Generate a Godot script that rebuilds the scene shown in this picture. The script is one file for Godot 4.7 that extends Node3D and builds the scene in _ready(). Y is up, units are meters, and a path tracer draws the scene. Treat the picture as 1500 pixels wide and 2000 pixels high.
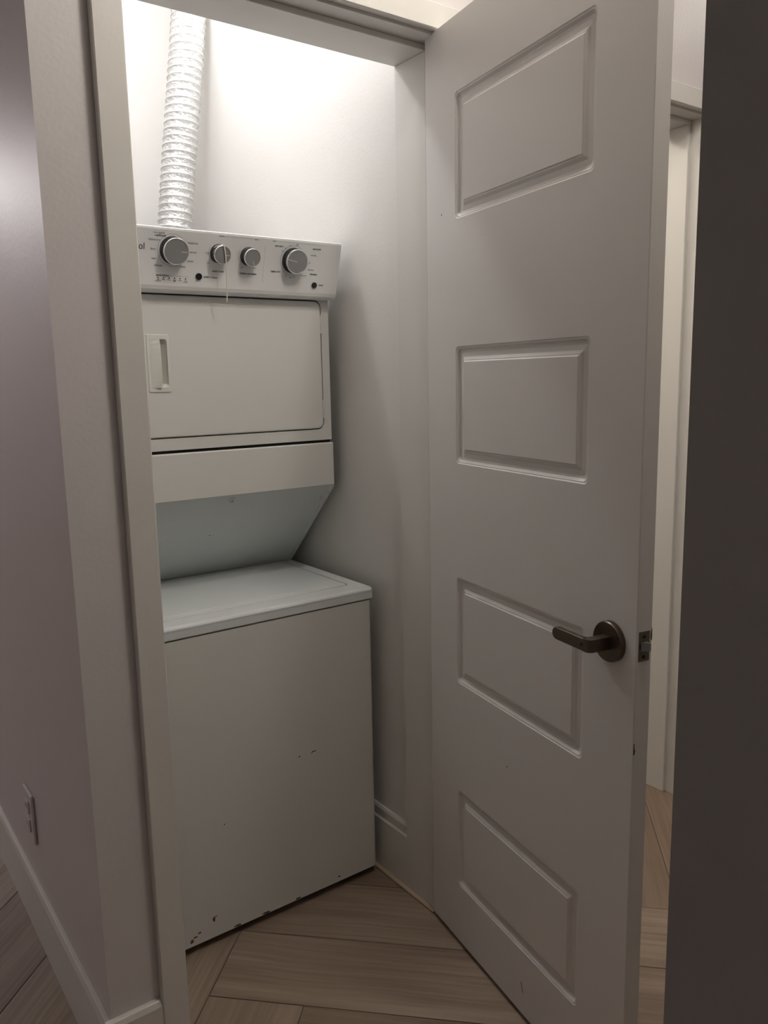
extends Node3D
# A laundry closet: stacked washer and dryer behind an open four-panel door.
# x runs along the closet front, y is up, z comes out of the closet into the hall; metres.

const HALL_TOP := 2.74        # ceiling
const WALL_F := 0.045         # front face of the closet wall
const WALL_B := -0.111        # closet side of the closet wall

var mats := {}
var names := {}


# ---------------------------------------------------------------- mesh builder
class MB:
	var v := PackedVector3Array()
	var n := PackedVector3Array()
	var uv := PackedVector2Array()

	func tri(a: Vector3, b: Vector3, c: Vector3, hint: Vector3, ta := Vector2.ZERO, tb := Vector2.ZERO, tc := Vector2.ZERO) -> void:
		var nn := (c - a).cross(b - a)
		if nn.length_squared() < 1e-18:
			return
		nn = nn.normalized()
		if nn.dot(hint) < 0.0:
			v.append_array(PackedVector3Array([a, c, b])); uv.append_array(PackedVector2Array([ta, tc, tb])); nn = -nn
		else:
			v.append_array(PackedVector3Array([a, b, c])); uv.append_array(PackedVector2Array([ta, tb, tc]))
		n.append_array(PackedVector3Array([nn, nn, nn]))

	func quad(a: Vector3, b: Vector3, c: Vector3, d: Vector3, hint: Vector3) -> void:
		tri(a, b, c, hint); tri(a, c, d, hint)

	# a quad with a normal at each corner
	func squad(p: Array, q: Array) -> void:
		var g: Vector3 = (p[2] - p[0]).cross(p[1] - p[0])
		if g.length_squared() < 1e-20:
			g = (p[3] - p[0]).cross(p[2] - p[0])
		var o := [0, 1, 2, 0, 2, 3]
		if g.dot(q[0] + q[1] + q[2] + q[3]) < 0.0:
			o = [0, 2, 1, 0, 3, 2]
		for i in o:
			v.append(p[i]); n.append(q[i]); uv.append(Vector2.ZERO)

	# box with chamfered edges
	func box(a: Vector3, b: Vector3, c := 0.0) -> void:
		var m := (a + b) / 2.0
		var h := (b - a).abs() / 2.0
		c = min(c, min(h.x, min(h.y, h.z)) * 0.9)
		var ax := [Vector3.RIGHT, Vector3.UP, Vector3.BACK]
		for i in 3:
			var j := (i + 1) % 3
			var k := (i + 2) % 3
			for s in [-1.0, 1.0]:
				var o: Vector3 = m + ax[i] * h[i] * s
				var e: Vector3 = ax[j] * (h[j] - c)
				var f: Vector3 = ax[k] * (h[k] - c)
				quad(o - e - f, o + e - f, o + e + f, o - e + f, ax[i] * s)
				if c > 0.0:
					for t in [-1.0, 1.0]:
						var p1: Vector3 = m + ax[i] * h[i] * s + ax[j] * (h[j] - c) * t
						var p2: Vector3 = m + ax[i] * (h[i] - c) * s + ax[j] * h[j] * t
						quad(p1 - f, p1 + f, p2 + f, p2 - f, ax[i] * s + ax[j] * t)
		if c > 0.0:
			for x in [-1.0, 1.0]:
				for y in [-1.0, 1.0]:
					for z in [-1.0, 1.0]:
						var s3 := Vector3(x, y, z)
						tri(m + s3 * Vector3(h.x, h.y - c, h.z - c), m + s3 * Vector3(h.x - c, h.y, h.z - c), m + s3 * Vector3(h.x - c, h.y - c, h.z), s3)

	# polygon in the (z, y) plane, extruded along x, ends chamfered by c
	func prism(poly: PackedVector2Array, x0: float, x1: float, c := 0.0, smooth := []) -> void:
		var ctr := Vector2.ZERO
		for p in poly:
			ctr += p / poly.size()
		var idx := Geometry2D.triangulate_polygon(poly)
		var inner := poly
		if c > 0.0:
			var off := Geometry2D.offset_polygon(poly, -c, Geometry2D.JOIN_MITER)
			if off.size() > 0 and off[0].size() == poly.size():
				# match the vertex order of the offset polygon to the original
				inner = PackedVector2Array()
				for p in poly:
					var best := Vector2.ZERO
					var bd := 1e9
					for q in off[0]:
						if p.distance_to(q) < bd:
							bd = p.distance_to(q); best = q
					inner.append(best)
			else:
				c = 0.0
		for e in [[x0, -1.0], [x1, 1.0]]:
			var x: float = e[0]
			for t in range(0, idx.size(), 3):
				var a := inner[idx[t]]; var b := inner[idx[t + 1]]; var d := inner[idx[t + 2]]
				tri(Vector3(x, a.y, a.x), Vector3(x, b.y, b.x), Vector3(x, d.y, d.x), Vector3(e[1], 0, 0))
			if c > 0.0:
				for i in poly.size():
					var j := (i + 1) % poly.size()
					var dd := (poly[j] - poly[i]).orthogonal()
					if dd.dot((poly[i] + poly[j]) / 2.0 - ctr) < 0.0: dd = -dd
					var xo: float = x - e[1] * c
					quad(Vector3(x, inner[i].y, inner[i].x), Vector3(x, inner[j].y, inner[j].x), Vector3(xo, poly[j].y, poly[j].x), Vector3(xo, poly[i].y, poly[i].x), Vector3(e[1], dd.normalized().y, dd.normalized().x))
		for i in poly.size():
			var j := (i + 1) % poly.size()
			var dn := (poly[j] - poly[i]).orthogonal()
			var hin := Geometry2D.is_point_in_polygon((poly[i] + poly[j]) / 2.0 + dn.normalized() * 1e-4, poly)
			if hin: dn = -dn
			var xa := x0 + c; var xb := x1 - c
			quad(Vector3(xa, poly[i].y, poly[i].x), Vector3(xb, poly[i].y, poly[i].x), Vector3(xb, poly[j].y, poly[j].x), Vector3(xa, poly[j].y, poly[j].x), Vector3(0, dn.y, dn.x))

	# profile of (radius, height) pairs turned about an axis
	func lathe(prof: Array, at: Vector3, axis: Vector3, segs := 40) -> void:
		var w := axis.normalized()
		var e1 := w.cross(Vector3.UP if absf(w.y) < 0.9 else Vector3.RIGHT).normalized()
		var e2 := w.cross(e1)
		for k in prof.size() - 1:
			var a: Vector2 = prof[k]
			var b: Vector2 = prof[k + 1]
			var sl := Vector2(b.y - a.y, a.x - b.x).normalized()   # outward: radial, axial
			for s in segs:
				var p := []
				var q := []
				for t in [[s, a], [s + 1, a], [s + 1, b], [s, b]]:
					var an: float = TAU * t[0] / segs
					var r: Vector3 = e1 * cos(an) + e2 * sin(an)
					p.append(at + r * t[1].x + w * t[1].y)
					q.append((r * sl.x + w * sl.y).normalized())
				squad(p, q)

	# round bar along a path; radii may change along it
	func tube(path: Array, rad: Array, segs := 12, flat := 1.0, upv := Vector3.UP) -> void:
		var rings := []
		var nor := []
		for i in path.size():
			var d: Vector3 = (path[min(i + 1, path.size() - 1)] - path[max(i - 1, 0)]).normalized()
			var e1 := d.cross(upv).normalized()
			var e2 := e1.cross(d).normalized()
			var r: float = rad[min(i, rad.size() - 1)]
			var ring := []
			var rn := []
			for s in segs:
				var an := TAU * s / segs
				ring.append(path[i] + e1 * cos(an) * r * flat + e2 * sin(an) * r)
				rn.append((e1 * cos(an) / flat + e2 * sin(an)).normalized())
			rings.append(ring); nor.append(rn)
		for i in path.size() - 1:
			for s in segs:
				var t := (s + 1) % segs
				squad([rings[i][s], rings[i][t], rings[i + 1][t], rings[i + 1][s]], [nor[i][s], nor[i][t], nor[i + 1][t], nor[i + 1][s]])
		for e in [0, path.size() - 1]:
			var hint: Vector3 = (path[e] - path[1 if e == 0 else e - 1]).normalized()
			for s in segs:
				tri(path[e], rings[e][s], rings[e][(s + 1) % segs], hint)

	# strip between two closed rings with the same number of points
	func band(a: Array, b: Array, hint: Vector3) -> void:
		for i in a.size():
			var j := (i + 1) % a.size()
			quad(a[i], a[j], b[j], b[i], hint)

	func fan(a: Array, hint: Vector3) -> void:
		for i in range(1, a.size() - 1):
			tri(a[0], a[i], a[i + 1], hint)

	func mesh() -> ArrayMesh:
		var arr := []
		arr.resize(Mesh.ARRAY_MAX)
		arr[Mesh.ARRAY_VERTEX] = v; arr[Mesh.ARRAY_NORMAL] = n; arr[Mesh.ARRAY_TEX_UV] = uv
		var m := ArrayMesh.new()
		m.add_surface_from_arrays(Mesh.PRIMITIVE_TRIANGLES, arr)
		return m


# ---------------------------------------------------------------- nodes
func numbered(called: String) -> String:
	if not names.has(called):
		names[called] = 0
		return called
	names[called] += 1
	return "%s_%03d" % [called, names[called]]


func thing(called: String, label: String, category: String, at := Vector3.ZERO) -> Node3D:
	var o := Node3D.new()
	o.name = numbered(called)
	add_child(o, true)
	o.position = at
	o.set_meta("label", label); o.set_meta("category", category)
	return o


func setting(called: String, label: String, category: String) -> Node3D:
	var o := thing(called, label, category)
	o.set_meta("kind", "structure")
	return o


# commits a builder as one named mesh; shapes are in world metres, so the parent's origin is taken off
func part(called: String, b: MB, m: Material, parent: Node3D, label := "") -> MeshInstance3D:
	var o := MeshInstance3D.new()
	var base := Vector3.ZERO
	var p: Node = parent
	while p != self and p != null:
		base += p.position
		p = p.get_parent()
	if base != Vector3.ZERO:
		for i in b.v.size():
			b.v[i] -= base
	o.mesh = b.mesh()
	o.material_override = null
	o.mesh.surface_set_material(0, m)
	o.cast_shadow = GeometryInstance3D.SHADOW_CASTING_SETTING_ON
	o.name = called
	if label != "":
		o.set_meta("label", label)
	parent.add_child(o, true)
	return o


func boxed(called: String, a: Vector3, b: Vector3, c: float, m: Material, parent: Node3D) -> MeshInstance3D:
	var s := MB.new()
	s.box(a, b, c)
	return part(called, s, m, parent)


func mat(col: Color, rough := 0.5, metal := 0.0) -> StandardMaterial3D:
	var m := StandardMaterial3D.new()
	m.albedo_color = col
	m.roughness = rough
	m.metallic = metal
	return m


func noise_normal(freq: float, oct: int, seed_: int, bump: float, size := 512) -> NoiseTexture2D:
	var f := FastNoiseLite.new()
	f.seed = seed_; f.frequency = freq; f.fractal_octaves = oct
	var t := NoiseTexture2D.new()
	t.width = size; t.height = size; t.seamless = true; t.as_normal_map = true; t.bump_strength = bump; t.noise = f
	return t


func paint(col: Color, rough: float, scale: float, strength: float, normal: Texture2D) -> StandardMaterial3D:
	var m := mat(col, rough)
	m.uv1_triplanar = true; m.uv1_world_triplanar = true
	m.uv1_scale = Vector3.ONE * scale
	m.normal_enabled = true; m.normal_texture = normal; m.normal_scale = strength
	return m


func rounded(x0: float, x1: float, y0: float, y1: float, r: float, seg := 5) -> PackedVector2Array:
	var o := PackedVector2Array()
	for q in [[x1 - r, y1 - r, 0.0], [x0 + r, y1 - r, PI / 2], [x0 + r, y0 + r, PI], [x1 - r, y0 + r, PI * 1.5]]:
		for i in seg + 1:
			var a: float = q[2] + PI / 2 * i / seg
			o.append(Vector2(q[0] + cos(a) * r, q[1] + sin(a) * r))
	return o


func make_materials() -> void:
	var fine := noise_normal(0.05, 3, 4, 3.0)
	var peel := noise_normal(0.03, 2, 9, 4.0)
	mats.wall = paint(Color(0.88, 0.87, 0.855), 0.55, 6.0, 0.12, peel)
	mats.hallwall = paint(Color(0.84, 0.82, 0.82), 0.45, 5.0, 0.10, peel)
	mats.trim = paint(Color(0.86, 0.85, 0.83), 0.38, 4.0, 0.06, fine)
	mats.door = paint(Color(0.86, 0.845, 0.83), 0.42, 5.0, 0.06, fine)
	mats.ceiling = paint(Color(0.88, 0.87, 0.84), 0.8, 6.0, 0.15, peel)
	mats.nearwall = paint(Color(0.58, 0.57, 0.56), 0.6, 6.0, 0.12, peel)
	mats.enamel = mat(Color(0.87, 0.87, 0.855), 0.30)
	mats.enamel.clearcoat_enabled = true; mats.enamel.clearcoat = 0.3; mats.enamel.clearcoat_roughness = 0.15
	mats.plate = paint(Color(0.88, 0.90, 0.90), 0.45, 8.0, 0.04, fine)
	mats.panel = mat(Color(0.92, 0.925, 0.92), 0.35)
	mats.gap = mat(Color(0.10, 0.095, 0.09), 0.8)
	mats.knob_side = mat(Color(0.20, 0.20, 0.20), 0.4)
	mats.knob_face = mat(Color(0.56, 0.56, 0.56), 0.42, 0.25)
	mats.chrome = mat(Color(0.9, 0.9, 0.9), 0.18, 0.9)
	mats.print = mat(Color(0.16, 0.16, 0.17), 0.6)
	mats.print_soft = mat(Color(0.42, 0.42, 0.43), 0.6)
	mats.black = mat(Color(0.06, 0.06, 0.065), 0.35)
	mats.white_plastic = mat(Color(0.88, 0.88, 0.85), 0.35)
	mats.cord = mat(Color(0.94, 0.92, 0.88), 0.9)
	mats.bronze = mat(Color(0.40, 0.355, 0.31), 0.34, 0.85)
	mats.latch = mat(Color(0.46, 0.42, 0.37), 0.42, 0.75)
	mats.bolt = mat(Color(0.62, 0.62, 0.62), 0.3, 0.7)
	mats.rubber = mat(Color(0.07, 0.065, 0.06), 0.8)
	mats.rust = mat(Color(0.44, 0.27, 0.17), 0.9)
	mats.scuff = mat(Color(0.20, 0.17, 0.15), 0.9)
	mats.steel = mat(Color(0.72, 0.72, 0.72), 0.35, 0.7)
	mats.foil = mat(Color(0.86, 0.86, 0.855), 0.33, 0.6)
	mats.foil.normal_enabled = true
	mats.foil.normal_texture = noise_normal(0.035, 4, 21, 9.0)
	mats.foil.normal_scale = 1.0
	mats.foil.uv1_triplanar = true; mats.foil.uv1_scale = Vector3.ONE * 7.0
	mats.foil_wire = mat(Color(0.95, 0.95, 0.94), 0.3, 0.4)
	mats.grout = mat(Color(0.36, 0.33, 0.29), 0.9)
	mats.caulk = mat(Color(0.72, 0.64, 0.55), 0.6)


func _ready() -> void:
	# ---- camera, sky, lights, exposure
	var cam := Camera3D.new()
	cam.name = "camera"
	var yaw := deg_to_rad(35.9143); var pitch := deg_to_rad(9.4515); var roll := deg_to_rad(-1.1449)
	var fw := Vector3(sin(yaw) * cos(pitch), -sin(pitch), -cos(yaw) * cos(pitch))
	var rt := Vector3(cos(yaw), 0, sin(yaw))
	var up := rt.cross(fw)
	var rt2 := rt * cos(roll) + up * sin(roll)
	var up2 := -rt * sin(roll) + up * cos(roll)
	cam.transform = Transform3D(Basis(rt2, up2, -fw), Vector3(-1.1796, 1.3386, 1.4456))
	cam.fov = rad_to_deg(2.0 * atan(1000.0 / 1577.47))
	cam.near = 0.02
	add_child(cam)
	cam.current = true

	var we := WorldEnvironment.new()
	we.name = "environment"
	var env := Environment.new()
	env.background_mode = Environment.BG_COLOR
	env.background_color = Color(0.02, 0.02, 0.025)
	env.ambient_light_source = Environment.AMBIENT_SOURCE_DISABLED
	env.tonemap_mode = Environment.TONE_MAPPER_LINEAR
	env.tonemap_exposure = 1.14
	env.sdfgi_enabled = true; env.ssao_enabled = true; env.ssil_enabled = true
	we.environment = env
	add_child(we)

	make_materials()
	lamp("ceiling_light", "flush round ceiling light inside the laundry closet above the dryer", Vector3(-0.31, HALL_TOP, -0.60), 0.07, Color(0.985, 0.99, 1.0), 0.345, 0.05)
	lamp("ceiling_light", "flush round ceiling light in the hall just outside the closet door", Vector3(-0.20, HALL_TOP, 0.62), 0.05, Color(1.0, 0.970, 0.935), 0.275, 0.03)
	lamp("ceiling_light", "flush round ceiling light in the hall beyond the edge of the open door", Vector3(-0.05, HALL_TOP, 0.95), 0.05, Color(1.0, 0.970, 0.935), 0.335, 0.04)
	lamp("ceiling_light", "flush round ceiling light at the far left end of the hall", Vector3(-1.80, HALL_TOP, -4.4), 0.09, Color(1.0, 0.975, 0.985), 1.05, 0.08)
	lamp("ceiling_light", "flush round ceiling light in the hall right of the open door", Vector3(1.60, HALL_TOP, 0.42), 0.06, Color(1.0, 0.97, 0.94), 0.10, 0.05)
	lamp("ceiling_light", "flush round ceiling light in the room through the second doorway", Vector3(0.50, HALL_TOP, -1.0), 0.08, Color(1.0, 0.965, 0.92), 0.74, 0.06)

	build_shell()
	build_floor()
	build_closet_door_frame()
	build_door()
	build_machine()
	build_duct()
	build_small_things()


func lamp(called: String, label: String, at: Vector3, r: float, col: Color, energy: float, size: float) -> void:
	var t := thing(called, label, "light", at)
	var b := MB.new()
	b.lathe([Vector2(0, 0), Vector2(r * 1.25, 0), Vector2(r * 1.25, 0.012), Vector2(r * 1.05, 0.02), Vector2(0, 0.02)], at, Vector3.DOWN, 32)
	part("base_ring", b, mats.white_plastic, t)
	var g := MB.new()
	var prof := [Vector2(r, 0.02)]
	for i in range(1, 9):
		var a := PI / 2 * i / 8.0
		prof.append(Vector2(r * cos(a), 0.02 + r * 0.45 * sin(a)))
	g.lathe(prof, at, Vector3.DOWN, 32)
	var gm := mat(Color(0.9, 0.9, 0.88), 0.5)
	gm.emission_enabled = true; gm.emission = col; gm.emission_energy_multiplier = 1.5
	part("lamp_bulb_shade", g, gm, t)
	var l := OmniLight3D.new()
	l.name = "bulb_light"
	l.light_color = col; l.light_energy = energy; l.light_size = size
	l.omni_range = 12.0; l.omni_attenuation = 2.0
	l.shadow_enabled = true
	l.position = Vector3(0, -0.02 - r * 0.45 - size - 0.012, 0)
	t.add_child(l, true)


# ---------------------------------------------------------------- room
func wall(called: String, label: String, boxes: Array, m: Material) -> Node3D:
	var o := setting(called, label, "wall")
	var b := MB.new()
	for k in boxes:
		b.box(k[0], k[1])
	part("plaster", b, m, o)
	return o


func build_shell() -> void:
	var T := HALL_TOP
	# the wall with the closet opening and a second doorway
	var f := setting("wall_front", "painted hall wall with the laundry closet opening and a second doorway", "wall")
	var b := MB.new()
	b.box(Vector3(-0.823, 0, WALL_B), Vector3(-0.690, T, WALL_F))
	b.box(Vector3(-0.690, 2.056, WALL_B), Vector3(0.030, T, WALL_F))
	b.box(Vector3(0.030, 0, WALL_B), Vector3(0.267, T, WALL_F))
	b.box(Vector3(0.267, 2.056, WALL_B), Vector3(0.987, T, WALL_F))
	b.box(Vector3(0.987, 0, WALL_B), Vector3(2.2, T, WALL_F))
	part("plaster", b, mats.hallwall, f)
	wall("wall_left", "side wall of the closet box facing the left hall", [[Vector3(-0.823, 0, -5.2), Vector3(-0.715, T, WALL_B)]], mats.hallwall)
	wall("wall_right", "white right wall inside the laundry closet", [[Vector3(0.014, 0, -1.34), Vector3(0.11, T, WALL_B)]], mats.wall)
	wall("wall_back", "white back wall inside the laundry closet behind the duct", [[Vector3(-0.715, 0, -1.44), Vector3(0.11, T, -1.34)]], mats.wall)
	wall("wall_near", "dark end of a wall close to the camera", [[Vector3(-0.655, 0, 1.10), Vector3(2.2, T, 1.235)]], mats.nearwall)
	wall("wall_outer", "outer walls enclosing the hall and the room beyond", [
		[Vector3(-2.7, 0, -5.3), Vector3(-2.6, T, 2.7)], [Vector3(2.2, 0, -5.3), Vector3(2.3, T, 2.7)],
		[Vector3(-2.6, 0, 2.6), Vector3(2.2, T, 2.7)], [Vector3(-2.6, 0, -5.3), Vector3(2.2, T, -5.2)]], mats.hallwall)
	var c := setting("ceiling", "flat white ceiling over hall and closet", "ceiling")
	var cb := MB.new()
	cb.box(Vector3(-2.7, T, -5.3), Vector3(2.3, T + 0.1, 2.7))
	part("board", cb, mats.ceiling, c)
	# baseboards: body with a small eased top
	baseboard("baseboard_front", "low white baseboard at the foot of the hall wall left of the closet casing", Vector3(-0.835, 0, 0.060), Vector3(-0.7285, 0, 0.060), Vector3(0, 0, -1), 0.158)
	baseboard("baseboard_left", "white baseboard running back along the left outer wall", Vector3(-0.835, 0, 0.060), Vector3(-0.835, 0, -5.2), Vector3(1, 0, 0), 0.150)
	baseboard("baseboard_right", "white baseboard on the right wall inside the closet beside the washer", Vector3(0.002, 0, WALL_B - 0.001), Vector3(0.002, 0, -1.34), Vector3(1, 0, 0), 0.178)
	# a run of pale caulk between the tiles and the right closet wall
	var k := setting("trim_1", "pale caulk line where the closet floor meets the right wall", "caulk")
	var kb := MB.new()
	kb.box(Vector3(-0.012, 0.0, -0.60), Vector3(0.0015, 0.006, 0.012), 0.004)
	part("caulk_bead", kb, mats.caulk, k)


func baseboard(called: String, label: String, a: Vector3, b: Vector3, into: Vector3, h: float) -> void:
	var o := setting(called, label, "baseboard")
	var m := MB.new()
	var d := 0.0125
	# profile: (depth from the front, height)
	var prof := [Vector2(0, 0), Vector2(0, h - 0.012), Vector2(0.004, h - 0.002), Vector2(0.0065, h), Vector2(d + 0.002, h)]
	if called == "baseboard_right":
		prof = [Vector2(0, 0), Vector2(0, h - 0.035), Vector2(0.004, h - 0.030), Vector2(0.004, h - 0.008), Vector2(0.008, h), Vector2(d, h)]
	for i in prof.size() - 1:
		var p: Vector2 = prof[i]
		var q: Vector2 = prof[i + 1]
		m.quad(a + into * p.x + Vector3.UP * p.y, b + into * p.x + Vector3.UP * p.y, b + into * q.x + Vector3.UP * q.y, a + into * q.x + Vector3.UP * q.y, -into + Vector3.UP * 0.3)
	for e in [a, b]:
		var pts := []
		for p in prof:
			pts.append(e + into * p.x + Vector3.UP * p.y)
		pts.append(e + into * prof[-1].x)
		m.fan(pts, (a - b) if e == a else (b - a))
	m.quad(a + into * prof[-1].x, b + into * prof[-1].x, b + into * prof[-1].x + Vector3.UP * h, a + into * prof[-1].x + Vector3.UP * h, into)
	part("board", m, mats.trim, o)


# herringbone of wood-look porcelain planks
func wood_texture(seed_: int) -> ImageTexture:
	var w := 1024
	var h := 192
	var im := Image.create_empty(w, h, false, Image.FORMAT_RGB8)
	var f := FastNoiseLite.new()
	f.seed = seed_; f.noise_type = FastNoiseLite.TYPE_SIMPLEX_SMOOTH; f.frequency = 0.012; f.fractal_octaves = 4
	var g := FastNoiseLite.new()
	g.seed = seed_ + 50; g.frequency = 0.006; g.fractal_octaves = 3
	var light := Color(0.63, 0.560, 0.500)
	var dark := Color(0.505, 0.430, 0.372)
	for y in h:
		for x in w:
			var t := 0.0
			for k in 2:                                  # the last part of the length fades into what comes before the start
				var wt := clampf((x - 724.0) / 300.0, 0.0, 1.0)
				wt = wt if k == 1 else 1.0 - wt
				if wt == 0.0:
					continue
				var xx := float(x - 1024 * k)
				var warp := g.get_noise_2d(xx * 0.35, y * 0.5) * 9.0
				var a := f.get_noise_2d(xx * 0.10, (y + warp) * 6.0)
				var fine := f.get_noise_2d(xx * 0.30 + 500.0, (y + warp) * 22.0)
				var bnd := g.get_noise_2d(xx * 0.25 + 900.0, (y + warp) * 2.5)
				t += wt * clampf(0.55 + a * 0.5 + fine * 0.35 + bnd * 0.6, 0.0, 1.0)
			im.set_pixel(x, y, dark.lerp(light, t))
	return ImageTexture.create_from_image(im)


func build_floor() -> void:
	var fl := setting("floor", "herringbone floor of wood-look porcelain planks", "floor")
	var s := MB.new()
	s.box(Vector3(-2.7, -0.12, -5.3), Vector3(2.3, -0.0025, 2.7))
	part("grout_bed", s, mats.grout, fl)
	var tm := []
	for i in 3:
		var t := wood_texture(11 + i * 7)
		for k in 2:
			var m := mat(Color.WHITE.lerp(Color(0.90, 0.88, 0.86), k), 0.42)
			m.albedo_texture = t
			tm.append(m)
	var rng := RandomNumberGenerator.new()
	rng.seed = 5
	var W := 0.2155
	var n := 6
	var P0 := -0.465
	var Q0 := 0.1395
	var area := PackedVector2Array([Vector2(-2.6, -5.2), Vector2(2.2, -5.2), Vector2(2.2, 2.6), Vector2(-2.6, 2.6)])
	var r2 := sqrt(0.5)
	for i in range(-30, 30):
		for j in range(-30, 30):
			var md := posmod(i - j, 2 * n)
			var rect := []
			if md == 0:                                   # a plank along p starts here
				rect = [i * W, (i + n) * W, j * W, (j + 1) * W, true]
			elif md == 2 * n - 1:                         # a plank along q starts here
				rect = [i * W, (i + 1) * W, j * W, (j + n) * W, false]
			else:
				continue
			var g := 0.0012
			var pa: float = P0 + rect[0] + g
			var pb: float = P0 + rect[1] - g
			var qa: float = Q0 + rect[2] + g
			var qb: float = Q0 + rect[3] - g
			var poly := PackedVector2Array()
			for c in [[pa, qa], [pb, qa], [pb, qb], [pa, qb]]:
				# p = (x + z) / sqrt2, q = (z - x) / sqrt2
				poly.append(Vector2((c[0] - c[1]) * r2, (c[0] + c[1]) * r2))
			var cut := Geometry2D.intersect_polygons(poly, area)
			if cut.is_empty():
				continue
			var ring: PackedVector2Array = cut[0]
			var b := MB.new()
			var off := Vector2(rng.randf(), rng.randf())
			var uvf := func(v: Vector2) -> Vector2:
				var p := (v.x + v.y) * r2
				var q := (v.y - v.x) * r2
				return (Vector2((p - pa) / (n * W), (q - qa) / W) if rect[4] else Vector2((q - qa) / (n * W), (p - pa) / W)) * Vector2(1, 0.98) + Vector2(off.x, 0)
			var ctr := Vector2.ZERO
			for v in ring: ctr += v / ring.size()
			var top := []
			var mid := []
			for v in ring:
				var d := (ctr - v).normalized() * 0.0012
				top.append(Vector3(v.x + d.x, 0.0, v.y + d.y)); mid.append(Vector3(v.x, -0.0008, v.y))
			for k in range(1, top.size() - 1):
				b.tri(top[0], top[k], top[k + 1], Vector3.UP, uvf.call(ring[0]), uvf.call(ring[k]), uvf.call(ring[k + 1]))
			for k in top.size():
				var l := (k + 1) % top.size()
				var o := Vector3((ring[k] + ring[l]).x / 2 - ctr.x, 0, (ring[k] + ring[l]).y / 2 - ctr.y)
				b.quad(top[k], top[l], mid[l], mid[k], o + Vector3.UP)
				b.quad(mid[k], mid[l], mid[l] - Vector3.UP * 0.004, mid[k] - Vector3.UP * 0.004, o)
			part("plank", b, tm[rng.randi() % tm.size()], fl)


# jambs, stops and casing round an opening; x0 and x1 are the faces of the stops
func door_frame(called: String, label: String, x0: float, x1: float) -> void:
	var o := setting(called, label, "door frame")
	var H := 2.026
	for s in [[x0, -1.0], [x1, 1.0]]:
		var x: float = s[0]
		var d: float = s[1]
		boxed("jamb", Vector3(x + d * 0.012, 0, WALL_B), Vector3(x + d * 0.030, H + 0.030, WALL_F), 0.0, mats.trim, o)
		boxed("stop", Vector3(x, 0, WALL_B), Vector3(x + d * 0.012, H, 0.0), 0.0015, mats.trim, o)
		var c := MB.new()
		c.box(Vector3(x + d * 0.017, 0, WALL_F), Vector3(x + d * 0.068, H + 0.017, WALL_F + 0.018), 0.002)
		part("casing", c, mats.trim, o)
	boxed("head_jamb", Vector3(x0 - 0.012, H + 0.012, WALL_B), Vector3(x1 + 0.012, H + 0.030, WALL_F), 0.0, mats.trim, o)
	boxed("head_stop", Vector3(x0 - 0.012, H, WALL_B), Vector3(x1 + 0.012, H + 0.012, 0.0), 0.0015, mats.trim, o)
	boxed("head_casing", Vector3(x0 - 0.068, H + 0.0172, WALL_F), Vector3(x1 + 0.068, H + 0.068, WALL_F + 0.018), 0.002, mats.trim, o)


func build_closet_door_frame() -> void:
	door_frame("trim_2", "white door frame with flat casing round the laundry closet opening", -0.660, 0.0)
	door_frame("trim_3", "white door frame of the second doorway seen right of the open door", 0.297, 0.957)


# ---------------------------------------------------------------- the open door
var DO := Vector3.ZERO       # hinge corner of the visible face
var DU := Vector3.ZERO       # along the door, hinge to latch
var DN := Vector3.ZERO       # out of the visible face


func dp(u: float, y: float, out := 0.0) -> Vector3:
	return DO + DU * u + Vector3.UP * y + DN * out


func ring_at(pts: PackedVector2Array, out: float) -> Array:
	var r := []
	for p in pts:
		r.append(dp(p.x, p.y, out))
	return r


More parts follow.
